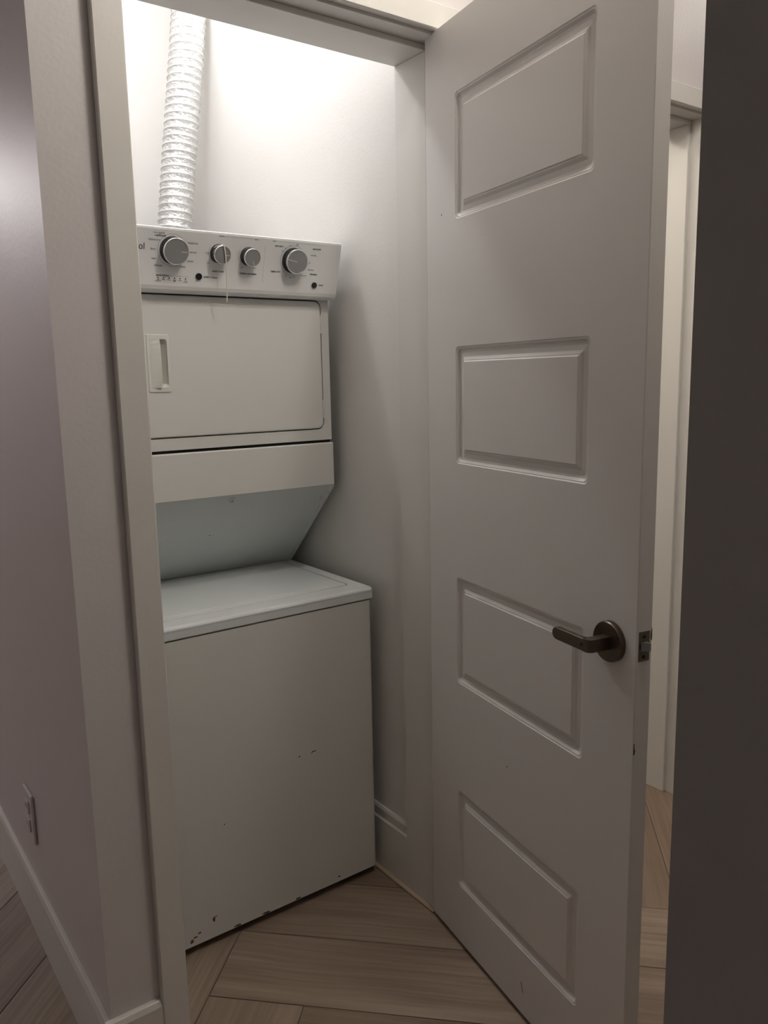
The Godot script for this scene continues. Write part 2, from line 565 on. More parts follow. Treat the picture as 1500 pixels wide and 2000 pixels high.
func build_door() -> void:
	var ang := deg_to_rad(79.82)
	DO = Vector3(-0.0138, 0, 0.0151)
	DU = Vector3(-cos(ang), 0, sin(ang))
	DN = Vector3(-sin(ang), 0, -cos(ang))
	var t := setting("door_1", "open white closet door with four moulded panels and a dark lever handle", "door")
	t.position = DO
	var W := 0.6751
	var TH := 0.0327
	var Y0 := 0.013
	var Y1 := 2.040
	var U0 := 0.1214
	var U1 := 0.5491
	var ys := [[1.6557, 1.8991], [1.1532, 1.3999], [0.6580, 0.9022], [0.1584, 0.3981]]
	var slab := MB.new()
	var e := 0.0015
	for side in [0, 1]:
		var base := 0.0 if side == 0 else -TH
		var sg := 1.0 if side == 0 else -1.0
		var hint := DN * sg
		var F := func(u: float, y: float) -> Vector3: return dp(u, y, base)
		# stiles
		for q in [[e, U0], [U1, W - e]]:
			slab.quad(F.call(q[0], Y0), F.call(q[1], Y0), F.call(q[1], Y1), F.call(q[0], Y1), hint)
		# rails
		var edges := [Y0]
		for k in [3, 2, 1, 0]:
			edges.append(ys[k][0]); edges.append(ys[k][1])
		edges.append(Y1)
		for k in range(0, edges.size(), 2):
			slab.quad(F.call(U0, edges[k]), F.call(U1, edges[k]), F.call(U1, edges[k + 1]), F.call(U0, edges[k + 1]), hint)
		# panels: sharp corner -> rounded lip -> bead -> valley -> raised field
		for k in 4:
			var a: float = ys[k][0]
			var b: float = ys[k][1]
			var seg := 6
			var steps := [[0.0, 0.010, 0.0], [0.0022, 0.010, -0.0016], [0.0040, 0.010, -0.0016], [0.0085, 0.009, -0.0062], [0.0130, 0.007, -0.0074], [0.0225, 0.002, -0.0060], [0.0285, 0.0010, -0.0022], [0.0300, 0.0010, -0.0022], [0.0325, 0.0010, -0.0004]]
			var sharp := PackedVector2Array()
			for c in [Vector2(U1, b), Vector2(U0, b), Vector2(U0, a), Vector2(U1, a)]:
				for i in seg + 1:
					sharp.append(c)
			var pm := MB.new()
			var prev := ring_at(sharp, base)
			for st in steps:
				var o: float = st[0]
				var cur := ring_at(rounded(U0 + o, U1 - o, a + o, b - o, st[1], seg), base + st[2] * sg)
				(slab if o == 0.0 else pm).band(prev, cur, hint)
				prev = cur
			pm.fan(prev, hint)
			part("raised_panel", pm, mats.door, t)
		# eased long edges
		for q in [[0.0, e], [W, W - e]]:
			slab.quad(dp(q[1], Y0, base), dp(q[1], Y1, base), dp(q[0], Y1, base - e * sg), dp(q[0], Y0, base - e * sg), hint)
	slab.quad(dp(0, Y0, -e), dp(0, Y1, -e), dp(0, Y1, -TH + e), dp(0, Y0, -TH + e), -DU)
	slab.quad(dp(W, Y0, -e), dp(W, Y1, -e), dp(W, Y1, -TH + e), dp(W, Y0, -TH + e), DU)
	slab.quad(dp(0, Y1), dp(W, Y1), dp(W, Y1, -TH), dp(0, Y1, -TH), Vector3.UP)
	slab.quad(dp(0, Y0), dp(W, Y0), dp(W, Y0, -TH), dp(0, Y0, -TH), Vector3.DOWN)
	part("slab", slab, mats.door, t)
	# lever sets, one on each face
	for side in [1.0, -1.0]:
		var base2 := 0.0 if side > 0.0 else -TH
		var cu := 0.617
		var cy := 0.900
		var r := MB.new()
		r.lathe([Vector2(0.0345, 0.0), Vector2(0.0345, 0.0085), Vector2(0.0330, 0.0105), Vector2(0, 0.0105)], dp(cu, cy, base2), DN * side, 48)
		var ro := part("rosette", r, mats.bronze, t, "round dark metal rosette")
		# a flat bar comes straight out of the rosette and turns towards the hinge; its end is rounded
		var hh := 0.0108
		var nk := MB.new()
		flat_bar(nk, [[cu + 0.0085, 0.0105], [cu + 0.0085, 0.046], [cu + 0.0068, 0.0505], [cu + 0.0030, 0.0535], [cu - 0.006, 0.0545]], [[cu - 0.0085, 0.0105], [cu - 0.0085, 0.040], [cu - 0.0095, 0.0435], [cu - 0.0110, 0.0448], [cu - 0.0125, 0.0452]], cy, hh, base2, side)
		part("neck", nk, mats.bronze, ro)
		var lv := MB.new()
		var outer := PackedVector2Array()
		var tip := cu - 0.0875
		for i in 13:
			var a := PI / 2 + PI * i / 12.0
			outer.append(Vector2(tip + hh + cos(a) * hh, cy + sin(a) * hh))
		outer.append(Vector2(cu - 0.0060, cy - hh)); outer.append(Vector2(cu - 0.0060, cy + hh))
		var prev_r := []
		for st in [[0.0, 0.0452], [-0.0, 0.0535], [0.0010, 0.0545]]:
			var cur := []
			for p in outer:
				var c2 := Vector2(clampf(p.x, tip + hh, cu - 0.006), cy)
				var d2 := p - c2
				cur.append(dp(p.x - (d2.normalized().x * st[0] if p.x < cu - 0.007 else 0.0), p.y - d2.normalized().y * st[0], base2 + side * st[1]))
			if prev_r.is_empty():
				lv.fan(cur, -DN * side)
			else:
				for i in cur.size():
					var j := (i + 1) % cur.size()
					lv.quad(prev_r[i], prev_r[j], cur[j], cur[i], (prev_r[i] + prev_r[j]) / 2 - dp((tip + cu) / 2, cy, base2 + side * 0.048) + DN * side * (0.02 if st[1] > 0.054 else 0.0))
			prev_r = cur
		lv.fan(prev_r, DN * side)
		part("lever", lv, mats.bronze, t, "flat dark metal lever with rounded end")
		var gsx := MB.new()
		gsx.lathe([Vector2(0.0032, 0.0), Vector2(0.0026, 0.0004), Vector2(0, 0.0004)], dp(cu - 0.010, cy, base2 + side * 0.0545), DN * side, 16)
		part("grub_screw", gsx, mats.gap, ro)
	# latch in the edge
	var lp := MB.new()
	lp.quad(ep(0.0045, 0.8805, 0.0006), ep(0.027, 0.8805, 0.0006), ep(0.027, 0.930, 0.0006), ep(0.0045, 0.930, 0.0006), DU)
	for s in [[0.0045, 0.8805, 0.027, 0.8805], [0.0045, 0.930, 0.027, 0.930], [0.0045, 0.8805, 0.0045, 0.930], [0.027, 0.8805, 0.027, 0.930]]:
		lp.quad(ep(s[0], s[1], 0.0), ep(s[2], s[3], 0.0), ep(s[2], s[3], 0.0006), ep(s[0], s[1], 0.0006), -DN * (s[0] + s[2] - 0.0315) + Vector3.UP * (s[1] + s[3] - 1.81))
	var lpo := part("latch_plate", lp, mats.latch, t, "metal latch plate on the door edge")
	for y in [0.9215, 0.8880]:
		var sc := MB.new()
		sc.lathe([Vector2(0.0032, 0.0), Vector2(0.0028, 0.0012), Vector2(0, 0.0010)], ep(0.0150, y, 0.0006), DU, 16)
		part("screw", sc, mats.gap, lpo)
	var hole := MB.new()
	hole.lathe([Vector2(0.0082, 0.0), Vector2(0.0082, 0.0005), Vector2(0, 0.0005)], ep(0.0140, 0.9055, 0.0006), DU, 24)
	part("bolt_hole", hole, mats.gap, lpo)
	var bo := MB.new()
	var bp := [ep(0.0085, 0.898, 0.001), ep(0.0215, 0.898, 0.001), ep(0.0215, 0.913, 0.001), ep(0.0085, 0.913, 0.001)]
	var bq := [ep(0.0180, 0.899, 0.0100), ep(0.0210, 0.899, 0.0105), ep(0.0210, 0.912, 0.0105), ep(0.0180, 0.912, 0.0100)]
	bo.quad(bq[0], bq[1], bq[2], bq[3], DU)
	for i in 4:
		var j := (i + 1) % 4
		var hv: Vector3 = (bp[i] + bp[j]) / 2.0 - ep(0.015, 0.9055, 0.001)
		bo.quad(bp[i], bp[j], bq[j], bq[i], hv)
	part("latch_bolt", bo, mats.bolt, lpo)
	# a chipped patch of paint on the edge, and a scuff low on the face
	var ch := MB.new()
	ch.fan([ep(0.0300, 0.9300, 0.0003), ep(0.0312, 0.9318, 0.0003), ep(0.0318, 0.9260, 0.0003), ep(0.0324, 0.9205, 0.0003), ep(0.0318, 0.9165, 0.0003), ep(0.0295, 0.9130, 0.0003), ep(0.0290, 0.9200, 0.0003)], DU)
	part("paint_chip", ch, mats.scuff, t, "chipped paint beside the latch")
	var e2 := MB.new()
	e2.fan([ep(0.0008, 0.742, 0.0003), ep(0.0026, 0.741, 0.0003), ep(0.0028, 0.731, 0.0003), ep(0.0042, 0.728, 0.0003), ep(0.0030, 0.722, 0.0003), ep(0.0008, 0.722, 0.0003)], DU)
	part("paint_chip", e2, mats.scuff, t)
	var sf := MB.new()
	sf.fan([dp(0.372, 0.084, 0.0003), dp(0.375, 0.087, 0.0003), dp(0.381, 0.070, 0.0003), dp(0.383, 0.062, 0.0003), dp(0.377, 0.066, 0.0003)], DN)
	part("scuff_mark", sf, mat(Color(0.62, 0.58, 0.54), 0.7), t, "faint grey scuff")
	for sp in [[0.318, 0.542], [0.066, 1.674]]:
		var d := MB.new()
		d.lathe([Vector2(0.0022, 0.0), Vector2(0.0016, 0.0005), Vector2(0, 0.0006)], dp(sp[0], sp[1]), DN, 10)
		part("speck", d, mat(Color(0.55, 0.50, 0.46), 0.7), t)
	# hinges behind
	for y in [0.25, 1.03, 1.80]:
		var h := MB.new()
		h.lathe([Vector2(0, -0.045), Vector2(0.006, -0.045), Vector2(0.006, 0.045), Vector2(0, 0.045)], dp(-0.004, y, -TH - 0.003), Vector3.UP, 16)
		part("hinge", h, mats.steel, t)


# a bar of height 2 hh whose plan runs between two lists of (u, out) points
func flat_bar(b: MB, p: Array, q: Array, cy: float, hh: float, base: float, side: float) -> void:
	var c := 0.001
	for i in p.size() - 1:
		var quadp := []
		for k in [p[i], p[i + 1], q[i + 1], q[i]]:
			quadp.append(Vector2(k[0], base + side * k[1]))
		var ctr: Vector2 = (quadp[0] + quadp[1] + quadp[2] + quadp[3]) / 4.0
		for s in [-1.0, 1.0]:
			var r := []
			for k in quadp:
				r.append(dp(k.x, cy + s * hh, k.y))
			b.quad(r[0], r[1], r[2], r[3], Vector3(0, s, 0))
		for e in [[0, 1], [3, 2]]:
			var a0: Vector2 = quadp[e[0]]
			var a1: Vector2 = quadp[e[1]]
			var hint: Vector3 = dp(((a0 + a1) / 2).x, 0, ((a0 + a1) / 2).y) - dp(ctr.x, 0, ctr.y)
			b.quad(dp(a0.x, cy - hh, a0.y), dp(a1.x, cy - hh, a1.y), dp(a1.x, cy + hh, a1.y), dp(a0.x, cy + hh, a0.y), hint)


# on the latch edge: distance back from the visible face, height, out
func ep(back: float, y: float, out: float) -> Vector3:
	return dp(0.6751 + out, y, -back)


# ---------------------------------------------------------------- washer and dryer
const XL := -0.604
const XR := -0.0188
var PO := Vector3(0, 1.5398, -0.3516)     # lower edge of the control panel
var PT := Vector3.ZERO                    # up the panel
var PN := Vector3.ZERO                    # out of the panel


func cp(x: float, t: float, out := 0.0) -> Vector3:
	return Vector3(x, PO.y, PO.z) + PT * t + PN * out


func write(lines: Array, m: Material, parent: Node3D, called := "lettering") -> void:
	# every line: text, x, t (baseline), capital height, align (0 left, 1 centre, 2 right), squeeze
	var st := SurfaceTool.new()
	st.begin(Mesh.PRIMITIVE_TRIANGLES)
	for l in lines:
		var tm := TextMesh.new()
		var f := SystemFont.new()
		f.font_names = PackedStringArray(["Droid Sans"])
		f.font_weight = 700 if l.size() > 5 and l[5] else 400
		tm.font = f
		tm.font_size = 32
		tm.pixel_size = l[3] / 22.85
		tm.depth = 0.00025
		tm.curve_step = 3.0
		tm.text = l[0]
		tm.horizontal_alignment = [HORIZONTAL_ALIGNMENT_LEFT, HORIZONTAL_ALIGNMENT_CENTER, HORIZONTAL_ALIGNMENT_RIGHT][l[4]]
		tm.vertical_alignment = VERTICAL_ALIGNMENT_CENTER
		var bas := Basis(Vector3.RIGHT, PT, PN)
		var off := cp(l[1], l[2], 0.0003)
		var bb := tm.get_aabb()
		# put the letters' lower edge on the given line
		st.append_from(tm, 0, Transform3D(bas, off - PT * bb.position.y))
	var o := MeshInstance3D.new()
	var me := st.commit()
	me.surface_set_material(0, m)
	o.mesh = me
	o.name = called
	var base := Vector3.ZERO
	var p: Node = parent
	while p != self:
		base += p.position
		p = p.get_parent()
	o.position = -base
	parent.add_child(o, true)


func build_machine() -> void:
	PT = (Vector3(0, 1.6698, -0.3154) - PO).normalized()
	PN = Vector3.RIGHT.cross(PT)
	var t := thing("stacked_washer_dryer", "white stacked laundry unit with dryer and tilted control panel above a top-loading washer", "washer dryer", Vector3((XL + XR) / 2, 0, -0.52))
	var W: Material = mats.enamel
	# --- washer cabinet
	var c := MB.new()
	var zf := -0.2192
	var rr := 0.014
	var ring := []
	var rn := []
	for i in 9:
		var a := PI / 2 * i / 8.0
		ring.append(Vector2(XR - rr + sin(a) * rr, zf - rr + cos(a) * rr)); rn.append(Vector2(sin(a), cos(a)))
	ring.append(Vector2(XR, -0.83)); rn.append(Vector2(1, 0))
	ring.append(Vector2(XL, -0.83)); rn.append(Vector2(-1, 0))
	for i in 9:
		var a := PI / 2 * i / 8.0
		ring.append(Vector2(XL + rr - cos(a) * rr, zf - rr + sin(a) * rr)); rn.append(Vector2(-cos(a), sin(a)))
	ring.append(ring[0]); rn.append(rn[0])
	for i in ring.size() - 1:
		if i == 9:
			c.quad(Vector3(XR, 0.022, -0.83), Vector3(XL, 0.022, -0.83), Vector3(XL, 0.772, -0.83), Vector3(XR, 0.772, -0.83), Vector3(0, 0, -1)); continue
		var p: Vector2 = ring[i]
		var q: Vector2 = ring[i + 1]
		var np := Vector3(rn[i].x, 0, rn[i].y)
		var nq := Vector3(rn[i + 1].x, 0, rn[i + 1].y)
		c.squad([Vector3(p.x, 0.022, p.y), Vector3(q.x, 0.022, q.y), Vector3(q.x, 0.772, q.y), Vector3(p.x, 0.772, p.y)], [np, nq, nq, np])
	for y in [[0.022, -1.0], [0.772, 1.0]]:
		var loop := []
		for p in ring: loop.append(Vector3(p.x, y[0], p.y))
		loop.pop_back()
		c.fan(loop, Vector3(0, y[1], 0))
	var cab := part("washer_cabinet", c, W, t)
	var marks := [[-0.25, 0.408, 0.0028, 0.0022, false], [-0.207, 0.409, 0.0080, 0.0018, false], [-0.215, 0.4065, 0.0035, 0.0012, false], [-0.548, 0.043, 0.0070, 0.0030, true], [-0.557, 0.036, 0.0055, 0.0070, true], [-0.538, 0.050, 0.0060, 0.0024, true], [-0.500, 0.069, 0.0045, 0.0085, true], [-0.494, 0.075, 0.004, 0.002, true], [-0.144, 0.036, 0.0045, 0.0022, false], [-0.46, 0.30, 0.002, 0.002, false], [-0.44, 0.026, 0.012, 0.0035, true], [-0.36, 0.0255, 0.016, 0.003, false], [-0.27, 0.0255, 0.009, 0.0025, false]]
	var rng := RandomNumberGenerator.new()
	rng.seed = 8
	for k in marks:
		var s := MB.new()
		var pts := []
		for i in 9:
			var a := TAU * i / 9.0
			var q := rng.randf_range(0.55, 1.1)
			pts.append(Vector3(k[0] + cos(a) * k[2] * q, k[1] + sin(a) * k[3] * q, zf + 0.0003))
		s.fan(pts, Vector3.BACK)
		part("rust_spot" if k[4] else "scratch", s, mats.rust if k[4] else mats.scuff, cab)
	# dark seam below the top
	boxed("seam", Vector3(XL + 0.008, 0.7718, -0.82), Vector3(XR - 0.008, 0.7760, zf - 0.008), 0.0, mats.gap, t)
	for fx in [XL + 0.05, XR - 0.05]:
		for fz in [zf - 0.06, -0.77]:
			var f := MB.new()
			f.lathe([Vector2(0.018, 0.0), Vector2(0.020, 0.004), Vector2(0.016, 0.010), Vector2(0.007, 0.012), Vector2(0.007, 0.0225), Vector2(0, 0.0225)], Vector3(fx, 0.0, fz), Vector3.UP, 20)
			part("levelling_foot", f, mats.rubber, t)
	# --- washer top: rounded front, a groove round the lid
	var tp := PackedVector2Array([Vector2(-0.83, 0.7752), Vector2(zf + 0.001, 0.7752), Vector2(zf + 0.0025, 0.7775), Vector2(zf + 0.0025, 0.7960)])
	for i in 6:
		var a := PI / 2 * i / 6.0
		tp.append(Vector2(zf - 0.0075 + 0.010 * cos(a), 0.7953 + 0.010 * sin(a)))
	tp.append(Vector2(zf - 0.0075, 0.8053)); tp.append(Vector2(zf - 0.020, 0.8053)); tp.append(Vector2(zf - 0.020, 0.8000)); tp.append(Vector2(-0.83, 0.8000))
	var b := MB.new()
	b.prism(tp, XL, XR, 0.0)
	var lg := 6
	var rim_o := []
	for q in [Vector2(XR, zf - 0.020), Vector2(XL, zf - 0.020), Vector2(XL, -0.83), Vector2(XR, -0.83)]:
		for i in lg + 1: rim_o.append(Vector3(q.x, 0.8053, q.y))
	var ring0 := []
	var ring1 := []
	for p in rounded(-0.5755, -0.0505, -0.640, -0.2755, 0.012, lg): ring0.append(Vector3(p.x, 0.8053, p.y))
	for p in rounded(-0.5748, -0.0512, -0.6393, -0.2762, 0.0115, lg): ring1.append(Vector3(p.x, 0.8003, p.y))
	b.band(rim_o, ring0, Vector3.UP)
	for i in ring0.size():
		var j := (i + 1) % ring0.size()
		b.quad(ring0[i], ring0[j], ring1[j], ring1[i], Vector3(-0.31, 0.80, -0.46) - (ring0[i] + ring0[j]) / 2)
	for x in [XL, XR]:
		b.quad(Vector3(x, 0.80, zf - 0.02), Vector3(x, 0.8053, zf - 0.02), Vector3(x, 0.8053, -0.83), Vector3(x, 0.80, -0.83), Vector3(x + 0.3, 0, 0))
	part("washer_top", b, mats.plate, t)
	var lid := MB.new()
	var lrings := []
	for q in [[0.0, 0.8003], [0.0, 0.8048], [0.0012, 0.8060], [0.0040, 0.8064], [0.013, 0.8066], [0.0165, 0.8078], [0.020, 0.8082]]:
		var lr := []
		for p in rounded(-0.5722 + q[0], -0.0550 - q[0], -0.637 + q[0], -0.2802 - q[0], maxf(0.0095 - q[0], 0.004), lg): lr.append(Vector3(p.x, q[1], p.y))
		lrings.append(lr)
	for k in lrings.size() - 1:
		for i in lrings[k].size():
			var j: int = (i + 1) % lrings[k].size()
			var mid: Vector3 = (lrings[k][i] + lrings[k][j]) / 2
			lid.quad(lrings[k][i], lrings[k][j], lrings[k + 1][j], lrings[k + 1][i], (mid - Vector3(-0.31, mid.y, -0.46)) * (1.0 if k == 0 else 0.3) + Vector3.UP * (0.0 if k == 0 else 1.0))
	lid.fan(lrings[-1], Vector3.UP)
	part("washer_lid", lid, mats.plate, t)
	# --- sloping underside of the dryer
	var body := MB.new()
	body.prism(PackedVector2Array([Vector2(-0.388, 1.1716), Vector2(-0.3875, 1.0560), Vector2(-0.640, 0.8056), Vector2(-0.83, 0.8056), Vector2(-0.83, 1.1716)]), XL + 0.003, XR - 0.003, 0.0)
	part("dryer_base", body, mats.plate, t)
	var s0 := Vector3(0, 1.0563, -0.380)
	var s1 := Vector3(0, 0.8062, -0.6350)
	var sd := (s1 - s0).normalized()
	var sn := Vector3(0, sd.z, -sd.y).normalized()
	if sn.z < 0.0: sn = -sn
	var L := s0.distance_to(s1)
	var sp := MB.new()
	var sq := func(x: float, a: float, o: float) -> Vector3: return Vector3(x, 0, 0) + s0 + sd * a + sn * o
	# plate with a turned-up flange along both sides
	for q in [[XL + 0.010, XR - 0.010, -0.0035], [XL, XL + 0.010, 0.0], [XR - 0.010, XR, 0.0]]:
		sp.quad(sq.call(q[0], 0.0, q[2]), sq.call(q[1], 0.0, q[2]), sq.call(q[1], L, q[2]), sq.call(q[0], L, q[2]), sn)
	for q in [[XL, -0.005, 0.0, -1.0], [XL + 0.010, -0.0035, 0.0, 1.0], [XR - 0.010, -0.0035, 0.0, -1.0], [XR, -0.005, 0.0, 1.0]]:
		sp.quad(sq.call(q[0], 0.0, q[1]), sq.call(q[0], L, q[1]), sq.call(q[0], L, q[2]), sq.call(q[0], 0.0, q[2]), Vector3(q[3], 0, 0))
	var spo := part("sloping_panel", sp, mats.plate, t)
	for q in [[-0.315, 0.021, 0.0085, 0.005], [-0.039, 0.056, 0.0050, 0.0025]]:
		var s := MB.new()
		s.lathe([Vector2(q[2], -0.001), Vector2(q[2] * 0.92, q[3] * 0.6), Vector2(q[2] * 0.45, q[3]), Vector2(q[2] * 0.40, q[3] * 0.5), Vector2(0, q[3] * 0.5)], sq.call(q[0], q[1], -0.0035), sn, 20)
		part("screw", s, mats.white_plastic, spo)
		var sh := MB.new()
		sh.lathe([Vector2(q[2] * 0.38, 0.0), Vector2(q[2] * 0.30, 0.0004), Vector2(0, 0.0005)], sq.call(q[0], q[1], -0.0035 + q[3] * 0.5), sn, 12)
		part("screw_slot", sh, mats.gap, spo)
	for q in [[-0.0275, 0.030, 0.0014], [-0.332, 0.170, 0.0020], [-0.323, 0.172, 0.001]]:
		var s := MB.new()
		s.lathe([Vector2(q[2], 0.0), Vector2(0, 0.0004)], sq.call(q[0], q[1], -0.0035 if q[0] < -0.03 else 0.0), sn, 10)
		part("speck", s, mats.scuff, spo)
	# --- lower front panel
	boxed("lower_front_panel", Vector3(XL, 1.0563, -0.392), Vector3(XR, 1.1716, -0.380), 0.003, W, t)
	boxed("seam", Vector3(XL + 0.006, 1.171, -0.60), Vector3(XR - 0.006, 1.1795, -0.389), 0.0, mats.gap, t)
	# --- dryer cabinet with an opening for its door
	var zf2 := -0.3835
	var DX := XR - 0.0035
	var dc := MB.new()
	dc.box(Vector3(XL + 0.0035, 1.1790, -0.83), Vector3(DX, 1.600, -0.412))
	var o4 := PackedVector2Array()
	var seg := 6
	for q in [Vector2(DX, 1.600), Vector2(XL + 0.0035, 1.600), Vector2(XL + 0.0035, 1.1790), Vector2(DX, 1.1790)]:
		for i in seg + 1: o4.append(q)
	var hole := rounded(-0.5935, -0.0445, 1.2072, 1.5385, 0.020, seg)
	var ra := []
	var rb := []
	var rc := []
	var rd := []
	for i in o4.size():
		ra.append(Vector3(o4[i].x, o4[i].y, zf2)); rb.append(Vector3(hole[i].x, hole[i].y, zf2)); rc.append(Vector3(hole[i].x, hole[i].y, -0.412)); rd.append(Vector3(o4[i].x, o4[i].y, -0.412))
	dc.band(ra, rb, Vector3.BACK)
	for i in rb.size():
		var j := (i + 1) % rb.size()
		dc.quad(rb[i], rb[j], rc[j], rc[i], Vector3(-0.32, 1.37, -0.39) - (rb[i] + rb[j]) / 2)
		dc.quad(ra[i], ra[j], rd[j], rd[i], (ra[i] + ra[j]) / 2 - Vector3(-0.31, 1.39, -0.39))
	part("dryer_cabinet", dc, W, t)
	boxed("door_seal", Vector3(-0.592, 1.2085, -0.412), Vector3(-0.046, 1.5375, -0.4105), 0.0, mats.gap, t)
	# dryer door: slab with an eased rim
	var dd := MB.new()
	var loops := []
	for q in [[0.0, -0.410], [0.0, -0.3830], [0.0010, -0.3808], [0.0030, -0.3800]]:
		var pts := rounded(-0.5905 + q[0], -0.0478 - q[0], 1.2098 + q[0], 1.5348 - q[0], 0.0175 - q[0], seg)
		var lp := []
		for p in pts: lp.append(Vector3(p.x, p.y, q[1]))
		loops.append(lp)
	for k in 3:
		for i in loops[k].size():
			var j: int = (i + 1) % loops[k].size()
			var mid: Vector3 = (loops[k][i] + loops[k][j]) / 2
			dd.quad(loops[k][i], loops[k][j], loops[k + 1][j], loops[k + 1][i], (mid - Vector3(-0.32, 1.372, mid.z)).normalized() * (1.0 if k < 2 else 0.3) + Vector3.BACK * (0.0 if k == 0 else 0.5 * k))
	var hole_d := []
	for p in rounded(-0.514 + 0.0265, -0.459 - 0.006, 1.3145 + 0.011, 1.446 - 0.010, 0.004, seg): hole_d.append(Vector3(p.x, p.y, -0.380))
	dd.band(loops[3], hole_d, Vector3.BACK)
	var ddo := part("dryer_door", dd, W, t)
	# its handle: a framed plate with a tapered grip over a scooped pocket
	var hx0 := -0.514
	var hx1 := -0.4590
	var hy0 := 1.3145
	var hy1 := 1.4460
	var hp := MB.new()
	var zo := -0.380
	# frame ring
	var fo := rounded(hx0, hx1, hy0, hy1, 0.004, 4)
	var fi := rounded(hx0 + 0.0015, hx1 - 0.0015, hy0 + 0.0015, hy1 - 0.0015, 0.003, 4)
	var pk := rounded(hx0 + 0.0275, hx1 - 0.0070, hy0 + 0.0120, hy1 - 0.0110, 0.004, 4)
	var A := []
	var B := []
	var C := []
	var D := []
	for i in fo.size():
		A.append(Vector3(fo[i].x, fo[i].y, zo)); B.append(Vector3(fi[i].x, fi[i].y, zo + 0.0022)); C.append(Vector3(pk[i].x, pk[i].y, zo + 0.0022))
		D.append(Vector3(pk[i].x, clampf(pk[i].y, hy0 + 0.020, hy1 - 0.022), zo - 0.028 + 0.026 * (pk[i].x - (hx0 + 0.0275)) / 0.0205))
	for i in A.size():
		var j := (i + 1) % A.size()
		var mid: Vector3 = (A[i] + A[j]) / 2
		hp.quad(A[i], A[j], B[j], B[i], (mid - Vector3((hx0 + hx1) / 2, (hy0 + hy1) / 2, zo)).normalized() + Vector3.BACK)
		hp.quad(B[i], B[j], C[j], C[i], Vector3.BACK)
		hp.quad(C[i], C[j], D[j], D[i], Vector3((hx0 + hx1) / 2 + 0.01, (hy0 + hy1) / 2, zo + 0.05) - (C[i] + C[j]) / 2)
	hp.fan(D, Vector3.BACK)
	var hpo := part("handle", hp, mats.white_plastic, ddo, "white recessed pull handle")
	# grip: wedge that stands out towards its right edge
	var gr := MB.new()
	var gs := 10
	for i in gs:
		var y0 := lerpf(hy0 + 0.010, hy1 - 0.009, float(i) / gs)
		var y1 := lerpf(hy0 + 0.010, hy1 - 0.009, float(i + 1) / gs)
		var h0 := 0.009 * pow(sin(PI * clampf(float(i) / gs * 0.94 + 0.03, 0, 1)), 0.35)
		var h1 := 0.009 * pow(sin(PI * clampf(float(i + 1) / gs * 0.94 + 0.03, 0, 1)), 0.35)
		var xa := hx0 + 0.006
		var xb := hx0 + 0.0300
		gr.quad(Vector3(xa, y0, zo + 0.002), Vector3(xb, y0, zo + 0.002 + h0), Vector3(xb, y1, zo + 0.002 + h1), Vector3(xa, y1, zo + 0.002), Vector3(-0.4, 0, 1))
		gr.quad(Vector3(xb, y0, zo + 0.002 + h0), Vector3(xb - 0.0030, y0, zo - 0.010), Vector3(xb - 0.0030, y1, zo - 0.010), Vector3(xb, y1, zo + 0.002 + h1), Vector3.RIGHT)
	part("grip", gr, mats.white_plastic, hpo)
	# hinges on the right edge
	for y in [1.4775, 1.2600]:
		var hg := MB.new()
		hg.lathe([Vector2(0, -0.0235), Vector2(0.0036, -0.0235), Vector2(0.0036, -0.010), Vector2(0.0030, -0.0095), Vector2(0.0036, -0.009), Vector2(0.0036, 0.0235), Vector2(0, 0.0235)], Vector3(-0.0462, y, -0.3812), Vector3.UP if y < 1.4 else Vector3.UP, 16)
		part("door_hinge", hg, W, t, "small painted hinge barrel")
	# --- control panel
	var cpz := PackedVector2Array()
	var lowf := cp(0, 0.0)
	var topf := cp(0, 0.135)
	for k in [[0.012, 0.0], [0.1310, 0.0]]:
		var p := cp(0, k[0]); cpz.append(Vector2(p.z, p.y))
	var e1 := cp(0, 0.1350, -0.0015); cpz.append(Vector2(e1.z, e1.y))
	var e2 := cp(0, 0.1362, -0.0050); cpz.append(Vector2(e2.z, e2.y))
	cpz.append(Vector2(-0.430, topf.y + 0.004))
	cpz.append(Vector2(-0.470, 1.600)); cpz.append(Vector2(-0.384, 1.600)); cpz.append(Vector2(-0.384, 1.5400))
	cpz.append(Vector2(lowf.z - 0.014, lowf.y - 0.0035))
	cpz.append(Vector2(lowf.z - 0.004, lowf.y)); cpz.append(Vector2(lowf.z - 0.0005, lowf.y + 0.004))
	var cb := MB.new()
	cb.prism(cpz, XL, XR, 0.0)
	var con := part("control_panel", cb, mats.panel, t, "light grey tilted control panel with knobs")
	# knobs
	var ki := 0
	for k in [[-0.4584, 0.0891, 0.0290, 0.0], [-0.3485, 0.0896, 0.0205, -0.05], [-0.2729, 0.0885, 0.0205, -1.27], [-0.1529, 0.0868, 0.0290, 2.99]]:
		var s := MB.new()
		var r: float = k[2]
		s.lathe([Vector2(r * 1.03, 0.0), Vector2(r * 1.03, 0.003), Vector2(r * 0.95, 0.004), Vector2(r * 0.93, 0.0195), Vector2(0, 0.0195)], cp(k[0], k[1]), PN, 48)
		var ko := part("knob", s, mats.knob_side, t, "large round grey knob" if r > 0.025 else "small round grey knob")
		var rim := MB.new()
		rim.lathe([Vector2(r * 0.935, 0.0178), Vector2(r, 0.0186), Vector2(r * 1.0, 0.0212), Vector2(r * 0.965, 0.0225), Vector2(r * 0.92, 0.0222), Vector2(r * 0.905, 0.0212)], cp(k[0], k[1]), PN, 56)
		part("rim", rim, mats.chrome, ko)
		var fc := MB.new()
		fc.lathe([Vector2(r * 0.915, 0.0180), Vector2(r * 0.91, 0.0216), Vector2(r * 0.6, 0.0219), Vector2(0, 0.0220)], cp(k[0], k[1]), PN, 56)
		part("face", fc, mats.knob_face, ko)
		var pt := MB.new()
		var d := Vector2(cos(k[3]), sin(k[3]))
